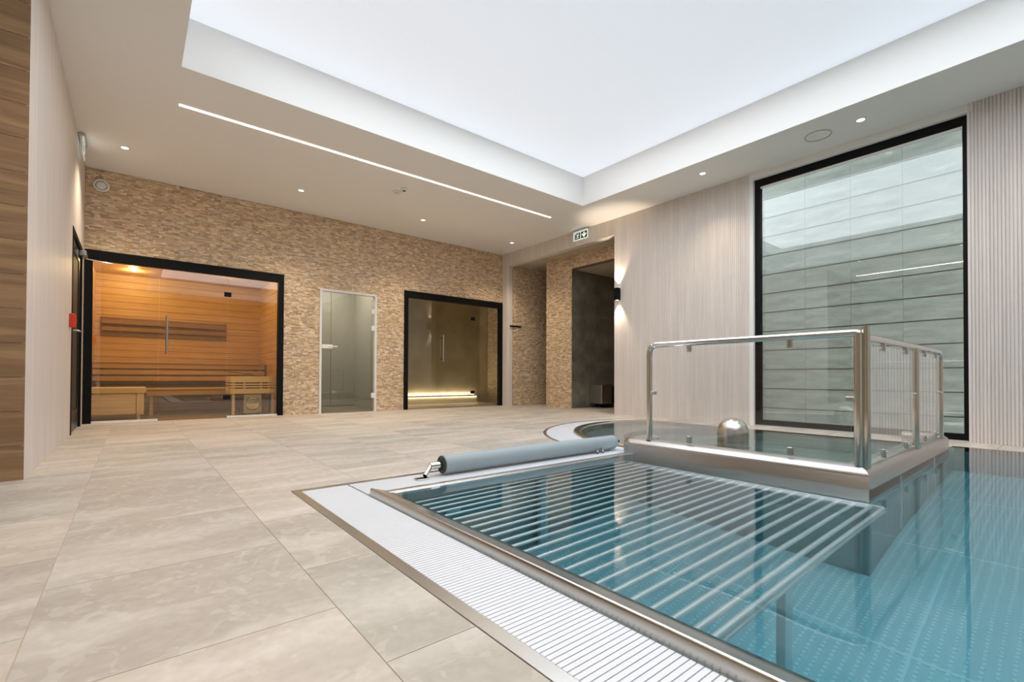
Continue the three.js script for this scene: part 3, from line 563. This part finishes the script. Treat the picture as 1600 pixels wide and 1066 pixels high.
// ---- overflow grating with its steel edge trim
{
  const g = thing('overflow_grating', 'white slatted overflow grating along the pool rim', 'grating', [0.785, 0, 0]);
  const L = 0.236, wdt = 0.0132, pitch = 0.0161, s = new THREE.Shape([[-L / 2, -0.024], [L / 2, -0.024], [L / 2, -0.007], [L / 2 - 0.006, 0], [-L / 2 + 0.003, 0], [-L / 2, -0.003]].map((q) => new THREE.Vector2(...q)));
  const geo = new THREE.ExtrudeGeometry(s, { depth: wdt, bevelEnabled: false });
  let z = -2.495; const rest = [];
  for (; z < ZEND - 0.02; z += pitch) { if (z < 0.3) { const m = mesh('slat', geo, M.grate, g); m.position.z = z; } else rest.push(geo.clone().translate(0, 0, z)); }
  mesh('more_slats', rest, M.grate, g).userData.kind = 'stuff';
  mesh('gutter', [span(-0.13, 0.13, -0.1, -0.06, -2.5, ZEND), span(-0.155, -0.12, -0.1, -0.026, -2.5, ZEND)], M.gutter, g);
  const b = thing('overflow_grating', 'white slatted overflow grating below the cover roller', 'grating', [1.9, 0, -2.37]);
  const slats = []; for (let x = 0.912; x < 2.87; x += pitch) slats.push(box(wdt, 0.024, 0.256, x - 1.9 + wdt / 2, -0.012, 0));
  mesh('fine_slats', slats, M.grate, b).userData.kind = 'stuff';
  mesh('gutter', span(-0.975, 0.96, -0.1, -0.06, -0.13, 0.14), M.gutter, b);
  const c = thing('overflow_grating', 'white curved overflow grating around the round whirlpool', 'grating', [TC[0], 0, TC[1]]);
  const a0 = -Math.PI + 0.02, a1 = angX(1.72, XLEDGE) - 0.0, n = Math.floor(((a1 - a0) * 1.72) / pitch), cs = [];
  for (let i = 0; i <= n; i++) { const a = a0 + ((a1 - a0) * i) / n; cs.push(box(R_GRATE - R_LIP - 0.008, 0.024, wdt).translate((R_GRATE + R_LIP) / 2, -0.012, 0).rotateY(-a)); }
  mesh('fine_slats', cs, M.grate, c).userData.kind = 'stuff';
  mesh('gutter', slab([...arc(R_GRATE, a0, a1, 40), ...arc(R_LIP - 0.02, a0, a1, 40).reverse()].map(([x, zz]) => [x - TC[0], zz - TC[1]]).reverse(), [], -0.1, -0.06), M.gutter, c);
  const t = thing('steel_edge_trim', 'flat brushed steel strip edging the floor tiles around the gratings', 'edge trim');
  mesh('strip', sweep([[PX0 + 0.001, PZ0], [PX0 + 0.001, ZEND]], [[0, -0.03], [0, 0.001], [0.001, 0.002], [0.039, 0.002], [0.04, 0.001], [0.04, -0.03]], 0.3), M.steel, t);
  mesh('strip', sweep([[2.87, PZ0 + 0.001], [PX0 + 0.041, PZ0 + 0.001]], [[0, -0.03], [0, 0.002], [0.03, 0.002], [0.03, -0.03]], 0.3), M.steel, t);
  mesh('strip', sweep(arc(R_TRIM - 0.001, angX(R_TRIM, XLEDGE), angZ(R_TRIM, PZ0), 60), [[0, -0.03], [0, 0.003], [0.028, 0.003], [0.028, -0.03]], 0.3), M.steel, t);
}
// ---- round whirlpool
{
  const p = thing('whirlpool', 'round sunken whirlpool with steel lip next to the window', 'whirlpool', [0, 0, 0], undefined, 'structure');
  const out = [[3.09, -0.84], [XLEDGE, -0.84], ...arc(R_WATER, angX(R_WATER, XLEDGE), -Math.PI, 40), [3.09, -2.3]];
  mesh('basin_wall', sweep([...out, out[0]], [[0, -0.95], [0, -0.004], [-0.03, -0.004], [-0.03, -0.95]], 0.5), M.tub, p);
  mesh('basin_floor', slab(out.slice(), [], -1.0, -0.95), M.tub, p);
  mesh('bench_ring', slab([...arc(R_WATER - 0.005, angX(R_WATER, XLEDGE), -Math.PI, 40), ...arc(1.05, -Math.PI, -0.85, 30)], [], -0.95, -0.45), M.tub, p);
  mesh('steel_lip', sweep(arc(R_LIP, angX(R_LIP, XLEDGE), -Math.PI - 0.02, 60), [[0, -0.03], [0, 0.016], [0.004, 0.021], [0.012, 0.022], [0.05, 0.016], [0.095, 0.003], [0.1, -0.006], [0.1, -0.06], [0.05, -0.06]], 0.9), M.steel, p);
  const grow = [[3.08, -0.83], [XLEDGE + 0.01, -0.83], ...arc(R_WATER + 0.01, angX(R_WATER + 0.01, XLEDGE + 0.01), -Math.PI, 40), [3.08, -2.3]];
  tag(mesh('whirlpool_water', slab(grow, [], -0.96, WATER_Y - 0.001), M.tubWater), 'still water surface of the round whirlpool', 'water', undefined, 'stuff');
  const d = thing('steel_dome', 'brushed steel dome rising from the whirlpool water', 'dome', [4.36, -0.45, -2.075]);
  const pr = [[0.135, 0], [0.135, 0.53]]; for (let k = 1; k <= 14; k++) { const a = (k / 14) * Math.PI / 2; pr.push([Math.max(0.135 * Math.cos(a), 0.0005), 0.53 + 0.13 * Math.sin(a)]); }
  mesh('shell', lathe(pr, 48), M.steel, d);
  mesh('base_ring', lathe([[0.13, -0.0], [0.16, -0.0], [0.16, 0.012], [0.13, 0.012]], 40), M.steel, d);
}
// ---- raised steel coping between pool and whirlpool
{
  const path = [], rC = 0.13;
  path.push([3.3, -2.31]); for (let k = 0; k <= 8; k++) { const a = -Math.PI / 2 - (k / 8) * Math.PI / 2; path.push([2.945 + rC + rC * Math.cos(a), -2.18 + rC * Math.sin(a)]); }
  path.push([2.945, -1.4], [2.945, -0.70], [4.0, -0.70]); for (let k = 0; k <= 8; k++) { const a = Math.PI / 2 - (k / 8) * Math.PI / 2; path.push([5.2 + rC * Math.cos(a), -0.70 - rC + rC * Math.sin(a)]); }
  path.push([5.33, -1.0]);
  const pr = [[0, -0.25], [0, 0.068], [0.003, 0.0735], [0.001, 0.0765]];
  for (let k = 0; k <= 10; k++) { const a = Math.PI - (k / 10) * Math.PI * 0.62; pr.push([0.085 + 0.085 * Math.cos(a), 0.0735 + 0.048 * Math.sin(a)]); }
  pr.push([0.132, 0.111], [0.146, 0.1], [0.15, 0.08], [0.15, -0.25]);
  const c = mesh('steel_coping', sweep(path, pr, 0.5), M.brushed);
  tag(c, 'raised rounded steel coping carrying the glass railings', 'coping', undefined);
}
// ---- glass railings
function clamp(x, y, z, axis, drop, parent) {     // small flat lug with a screw
  const g = [];
  if (drop === 'down' || drop === 'up') { const s = drop === 'down' ? -1 : 1; g.push(axis === 'x' ? rbox(0.022, 0.05, 0.03, 0.006, x, y + s * 0.012, z) : rbox(0.03, 0.05, 0.022, 0.006, x, y + s * 0.012, z)); }
  else g.push(axis === 'x' ? rbox(0.022, 0.028, 0.05, 0.006, x, y, z) : rbox(0.05, 0.028, 0.022, 0.006, x, y, z));
  const m = mesh('clamp', g, M.satin, parent);
  mesh('screw', cyl(0.006, 0.03, 8, x, y + (drop === 'down' ? -0.02 : drop === 'up' ? 0.02 : 0), z, axis), M.polished, m);
}
{
  const r = 0.0205, yb = 0.116;
  const a = thing('glass_railing', 'glass railing on the coping side facing the slatted bench', 'railing', [0, 0, 0], 'glass railings on the coping');
  mesh('rail', tube([[3.0, yb, -2.05], [3.0, 0.825, -2.05], [3.0, 0.825, -0.757], [3.0, yb, -0.757]], r, [0.07, 0.012]), M.polished, a);
  mesh('pane', span(2.994, 3.006, 0.15, 0.785, -2.02, -0.787), M.glass, a);
  for (const z of [-1.73, -1.09]) { clamp(3.0, 0.797, z, 'x', 'down', a); clamp(3.0, 0.14, z, 'x', 'up', a); }
  clamp(3.0, 0.47, -2.018, 'x', 'side', a); clamp(3.0, 0.47, -0.79, 'x', 'side', a);
  for (const z of [-2.05]) mesh('foot_collar', cyl(0.028, 0.012, 20, 3.0, 0.122, z), M.polished, a);
  const b = thing('glass_railing', 'two-bay glass railing on the coping side facing the open water', 'railing', [0, 0, 0], 'glass railings on the coping');
  const z = -0.728, yr = 0.104;
  mesh('rail', tube([[3.022, 0.80, z], [5.05, 0.80, z], [5.05, yr, z]], r, [0.07]), M.polished, b);
  mesh('corner_post', cyl(r, 0.752, 16, 3.022, 0.484, z), M.polished, b);
  mesh('middle_post', cyl(r, 0.69, 16, 4.18, 0.453, z), M.polished, b);
  for (const [p, q] of [[3.052, 4.15], [4.21, 5.02]]) mesh('pane', span(p, q, 0.15, 0.765, z - 0.006, z + 0.006), M.glass, b);
  for (const x of [3.36, 3.9, 4.46, 4.85]) { clamp(x, 0.775, z, 'z', 'down', b); clamp(x, 0.138, z, 'z', 'up', b); }
  clamp(4.18, 0.47, z, 'z', 'side', b); clamp(5.03, 0.47, z, 'z', 'side', b);
  for (const x of [4.18, 5.05]) mesh('foot_collar', cyl(0.027, 0.012, 20, x, 0.112, z), M.polished, b);
}
// ---- submerged bench of steel bars
{
  const b = thing('bar_bench', 'submerged bench of pale steel bars below the pool surface', 'bench', [1.98, -1.3, -1.4]);
  const y = 1.3 - 0.22, geo = cyl(0.0125, 1.8, 12, -0.05, 0, 0, 'x');
  for (let k = 0; k < 23; k++) { const m = mesh('bar', geo, M.bar, b); m.position.set(0, y, -0.74 + k * 0.0672); }
  const fr = mesh('front_bar', [cyl(0.012, 1.8, 14, -0.05, y - 0.005, 0.785, 'x'), cyl(0.008, 1.8, 12, -0.05, y - 0.05, 0.79, 'x')], M.bar, b);
  for (const x of [-0.945, 0.86]) mesh('side_rail', rbox(0.025, 0.06, 1.56, 0.005, x, y - 0.02, 0.005), M.bar, b);
  for (const [x, z] of [[-0.3, 0.77], [0.0, -0.72]]) mesh('leg', rbox(0.06, y - 0.04, 0.03, 0.004, x, (y - 0.04) / 2, z), M.poolSteel, b);
}
// ---- pool cover roller
{
  const r = thing('cover_roller', 'grey rolled-up pool cover on a low steel stand', 'cover roller', [2.22, 0, -2.4]);
  const pr = [[0.02, -0.79], [0.05, -0.795], [0.0545, -0.79]]; for (let k = 0; k <= 14; k++) { const t = k / 14; pr.push([0.0545 - 0.0008 * Math.sin(t * 9), -0.785 + 1.57 * t]); } pr.push([0.05, 0.795], [0.02, 0.79]);
  mesh('rolled_cover', lathe(pr, 40).rotateZ(-Math.PI / 2).translate(0, 0.0625, 0), M.cover, r);
  // the wound edges at the near end
  for (let k = 0; k < 3; k++) mesh('cover_edge', new THREE.TorusGeometry(0.024 + k * 0.012, 0.0045, 8, 36).rotateY(Math.PI / 2).translate(-0.7955, 0.0625, 0), M.coverEdge, r);
  mesh('axle', cyl(0.016, 1.66, 18, 0, 0.0625, 0, 'x'), M.polished, r);
  mesh('hub', cyl(0.022, 0.06, 20, -0.845, 0.0625, 0, 'x'), M.polished, r);
  mesh('leg', tube([[-0.87, 0.0625, 0], [-0.925, 0.018, 0.032]], 0.013, 0.01, 12), M.polished, r);
  mesh('foot_plate', rbox(0.08, 0.008, 0.05, 0.002, -0.945, 0.0045, 0.035), M.polished, r);
  for (const x of [0.52, 0.58]) mesh('leg', tube([[x + 0.03, 0.04, 0.03], [x, 0.009, 0.075]], 0.007, 0.01, 10), M.polished, r);
  mesh('end_pin', cyl(0.01, 0.05, 12, 0.84, 0.0625, 0, 'x'), M.black, r);
}

// ================================================================ LIGHTS AND FITTINGS
function downlight(x, z, label, I = 4.5, group = 'round ceiling downlights') {
  const d = thing('downlight', label, 'downlight', [x, H, z], group);
  mesh('trim_ring', lathe([[0.033, 0.0], [0.047, 0.0], [0.047, -0.003], [0.035, -0.004], [0.033, -0.002]], 28), M.white, d);
  mesh('lamp_disc', cyl(0.033, 0.004, 24, 0, -0.002, 0), M.lampWarm, d);
  const l = new THREE.SpotLight(WARM, I, 0, 0.95, 0.7, 2); l.name = 'downlight_beam'; l.position.set(0, -0.012, 0); l.target.position.set(0, -3, 0); l.castShadow = true; l.shadow.radius = 1.5; d.add(l); d.add(l.target);
}
downlight(-0.09, -6.69, 'small warm downlight in the soffit by the black door', 8);
downlight(1.75, -6.69, 'small warm downlight in the soffit in front of the sauna edge', 8);
downlight(3.6, -6.69, 'small warm downlight in the soffit before the white framed door', 8);
downlight(5.5, -6.76, 'small warm downlight in the soffit by the recess corner', 8);
downlight(5.43, -2.95, 'small warm downlight in the soffit above the whirlpool', 2.5);
downlight(5.485, -1.355, 'small warm downlight in the soffit beside the round speaker', 2.5);
downlight(5.5, 0.2, 'small warm downlight in the soffit past the tall window', 2.5);
downlight(5.5, 1.8, 'small warm downlight in the soffit towards the far end of the pool', 2.5);
downlight(-0.06, -3.02, 'small warm downlight in the soffit near the walnut corner');
downlight(-0.06, -1.42, 'small warm downlight in the soffit opposite the tall window');
downlight(-0.06, 0.2, 'small warm downlight in the soffit at the middle of the long tray edge');
downlight(-0.06, 1.8, 'small warm downlight in the soffit at the tray end');
downlight(2.6, 1.9, 'small warm downlight in the soffit by the front wall');

function linear(name, label, x, z, len, alongX, I) {
  const g = thing(name, label, 'light strip', [x, H, z]);
  const w = 0.036;
  mesh('led_strip', alongX ? box(len, 0.006, w, 0, -0.003, 0) : box(w, 0.006, len, 0, -0.003, 0), M.led, g);
  rectLight('linear_light_glow', new THREE.Color().setRGB(1, 0.86, 0.70), I, alongX ? len : w, alongX ? w : len, [0, -0.01, 0], -Math.PI / 2, 0, g);
}
linear('linear_light', 'long thin white light line in the ceiling beside the tray', 2.702, -5.297, 4.78, true, 26);
linear('linear_light', 'thin white light line in the ceiling over the walnut wall side', -1.75, -0.9, 5.2, false, 18);

{ // wall sconce
  const s = thing('wall_sconce', 'small black up and down wall lamp on the ribbed wall', 'wall lamp', [XR - 0.045, 1.89, -4.6]);
  mesh('body', upright(-0.035, 0.035, -0.095, 0.095, [], -0.035, 0.035), M.black, s);
  mesh('wall_plate', box(0.012, 0.1, 0.05, 0.04, 0, 0), M.black, s);
  for (const k of [-1, 1]) {
    mesh('lamp_disc', cyl(0.024, 0.003, 20, 0, k * 0.0955, 0), M.lampWarm, s);
    const l = new THREE.SpotLight(new THREE.Color().setRGB(1, 0.82, 0.62), 3, 0, 0.62, 0.5, 2); l.name = 'sconce_beam'; l.position.set(0, k * 0.11, 0); l.target.position.set(0.012, k * 2, 0); l.castShadow = true; l.shadow.radius = 0.6; s.add(l); s.add(l.target);
  }
}
// ---- exit signs
function exitPrint() {
  const c = document.createElement('canvas'); c.width = 512; c.height = 232; const g = c.getContext('2d');
  g.fillStyle = '#eef4ef'; g.fillRect(0, 0, 512, 232);
  g.fillStyle = '#20382c'; g.fillRect(24, 24, 222, 184); g.fillRect(268, 24, 222, 184);
  g.fillStyle = '#eef4ef';                       // door and running figure
  g.fillRect(40, 40, 74, 152); g.fillStyle = '#20382c'; g.fillRect(56, 56, 58, 136);
  g.strokeStyle = '#eef4ef'; g.lineWidth = 19; g.lineCap = 'round'; g.lineJoin = 'round';
  g.beginPath(); g.moveTo(160, 86); g.lineTo(146, 130); g.stroke();
  g.lineWidth = 14; g.beginPath(); g.moveTo(118, 112); g.lineTo(128, 84); g.lineTo(162, 84); g.lineTo(182, 110); g.lineTo(204, 104); g.stroke();
  g.beginPath(); g.moveTo(146, 132); g.lineTo(178, 152); g.lineTo(168, 190); g.moveTo(146, 132); g.lineTo(132, 162); g.lineTo(98, 172); g.stroke();
  g.fillStyle = '#eef4ef'; g.beginPath(); g.arc(176, 58, 16, 0, 7); g.fill();
  g.beginPath(); g.moveTo(358, 42); g.lineTo(400, 42); g.lineTo(400, 118); g.lineTo(440, 78); g.lineTo(462, 104); g.lineTo(379, 192); g.lineTo(296, 104); g.lineTo(318, 78); g.lineTo(358, 118); g.closePath(); g.fill();
  const t = new THREE.CanvasTexture(c); t.colorSpace = THREE.SRGBColorSpace; return t;
}
const signMat = std({ map: exitPrint(), emissive: '#ffffff', emissiveIntensity: 0.75, roughness: 0.4 }); signMat.emissiveMap = signMat.map;
function exitSign(label, pos, ry) {
  const s = thing('exit_sign', label, 'exit sign', pos, 'lit emergency exit signs'); s.rotation.y = ry;
  mesh('mount', rbox(0.34, 0.03, 0.05, 0.004, 0, -0.016, 0.03), M.satin, s);
  const p = mesh('light_box', box(0.33, 0.15, 0.014, 0, -0.106, 0.03), M.white, s);
  const f = new THREE.PlaneGeometry(0.326, 0.146).translate(0, -0.106, 0.0375); mesh('sign_face', f, signMat, p);
  const f2 = new THREE.PlaneGeometry(0.326, 0.146).rotateY(Math.PI).translate(0, -0.106, 0.0225); mesh('sign_face', f2, signMat, p);
  rectLight('exit_sign_glow', new THREE.Color().setRGB(0.85, 1, 0.92), 0.6, 0.32, 0.14, [0, -0.106, 0.04], 0, Math.PI, s);
}
exitSign('lit exit sign with running figure and arrow above the recess', [XR, H - 0.003, -5.38], -Math.PI / 2);
exitSign('lit exit sign seen edge-on above the black door', [XL, H - 0.003, -6.72], Math.PI / 2);

{ // small ceiling and wall fittings
  const v = thing('air_valve', 'round white air valve high on the mosaic wall', 'air valve', [-0.318, 2.905, ZB + 0.006]);
  mesh('ring', lathe([[0.055, 0], [0.078, 0], [0.078, 0.008], [0.066, 0.018], [0.055, 0.012]], 36).rotateX(Math.PI / 2), M.plastic, v);
  mesh('disc', lathe([[0.001, 0.012], [0.04, 0.012], [0.05, 0.006], [0.05, -0.006], [0.001, -0.006]].reverse(), 36).rotateX(Math.PI / 2), M.plastic, v);
  const sp = thing('ceiling_speaker', 'flat round ceiling speaker above the tall window', 'speaker', [5.5, H, -1.725]);
  mesh('bezel', lathe([[0.112, 0.0], [0.12, 0.0], [0.12, -0.005], [0.112, -0.005]], 48), M.satin, sp);
  mesh('grille', lathe([[0.001, -0.003], [0.11, -0.003], [0.11, 0.0], [0.001, 0.0]].reverse(), 48), M.ceiling, sp);
  const sd = thing('smoke_detector', 'round white smoke detector on the soffit by the light line', 'smoke detector', [2.775, H, -5.9]);
  mesh('base', lathe([[0.001, 0], [0.055, 0], [0.055, -0.01], [0.05, -0.016], [0.001, -0.016]], 32), M.plastic, sd);
  mesh('chamber', lathe([[0.001, -0.016], [0.032, -0.016], [0.03, -0.04], [0.02, -0.046], [0.001, -0.046]], 28), M.plastic, sd);
  const mo = thing('motion_sensor', 'small white ceiling sensor with dark lens beside the smoke detector', 'sensor', [2.8, H, -5.74]);
  mesh('housing', lathe([[0.001, 0], [0.04, 0], [0.04, -0.02], [0.034, -0.028], [0.001, -0.028]], 28), M.plastic, mo);
  mesh('lens', cyl(0.02, 0.008, 20, 0, -0.03, 0), M.blackSatin, mo);
}

scene.traverse((o) => { if (o.isMesh) { o.castShadow = o.receiveShadow = true; } });
renderer.render(scene, camera);
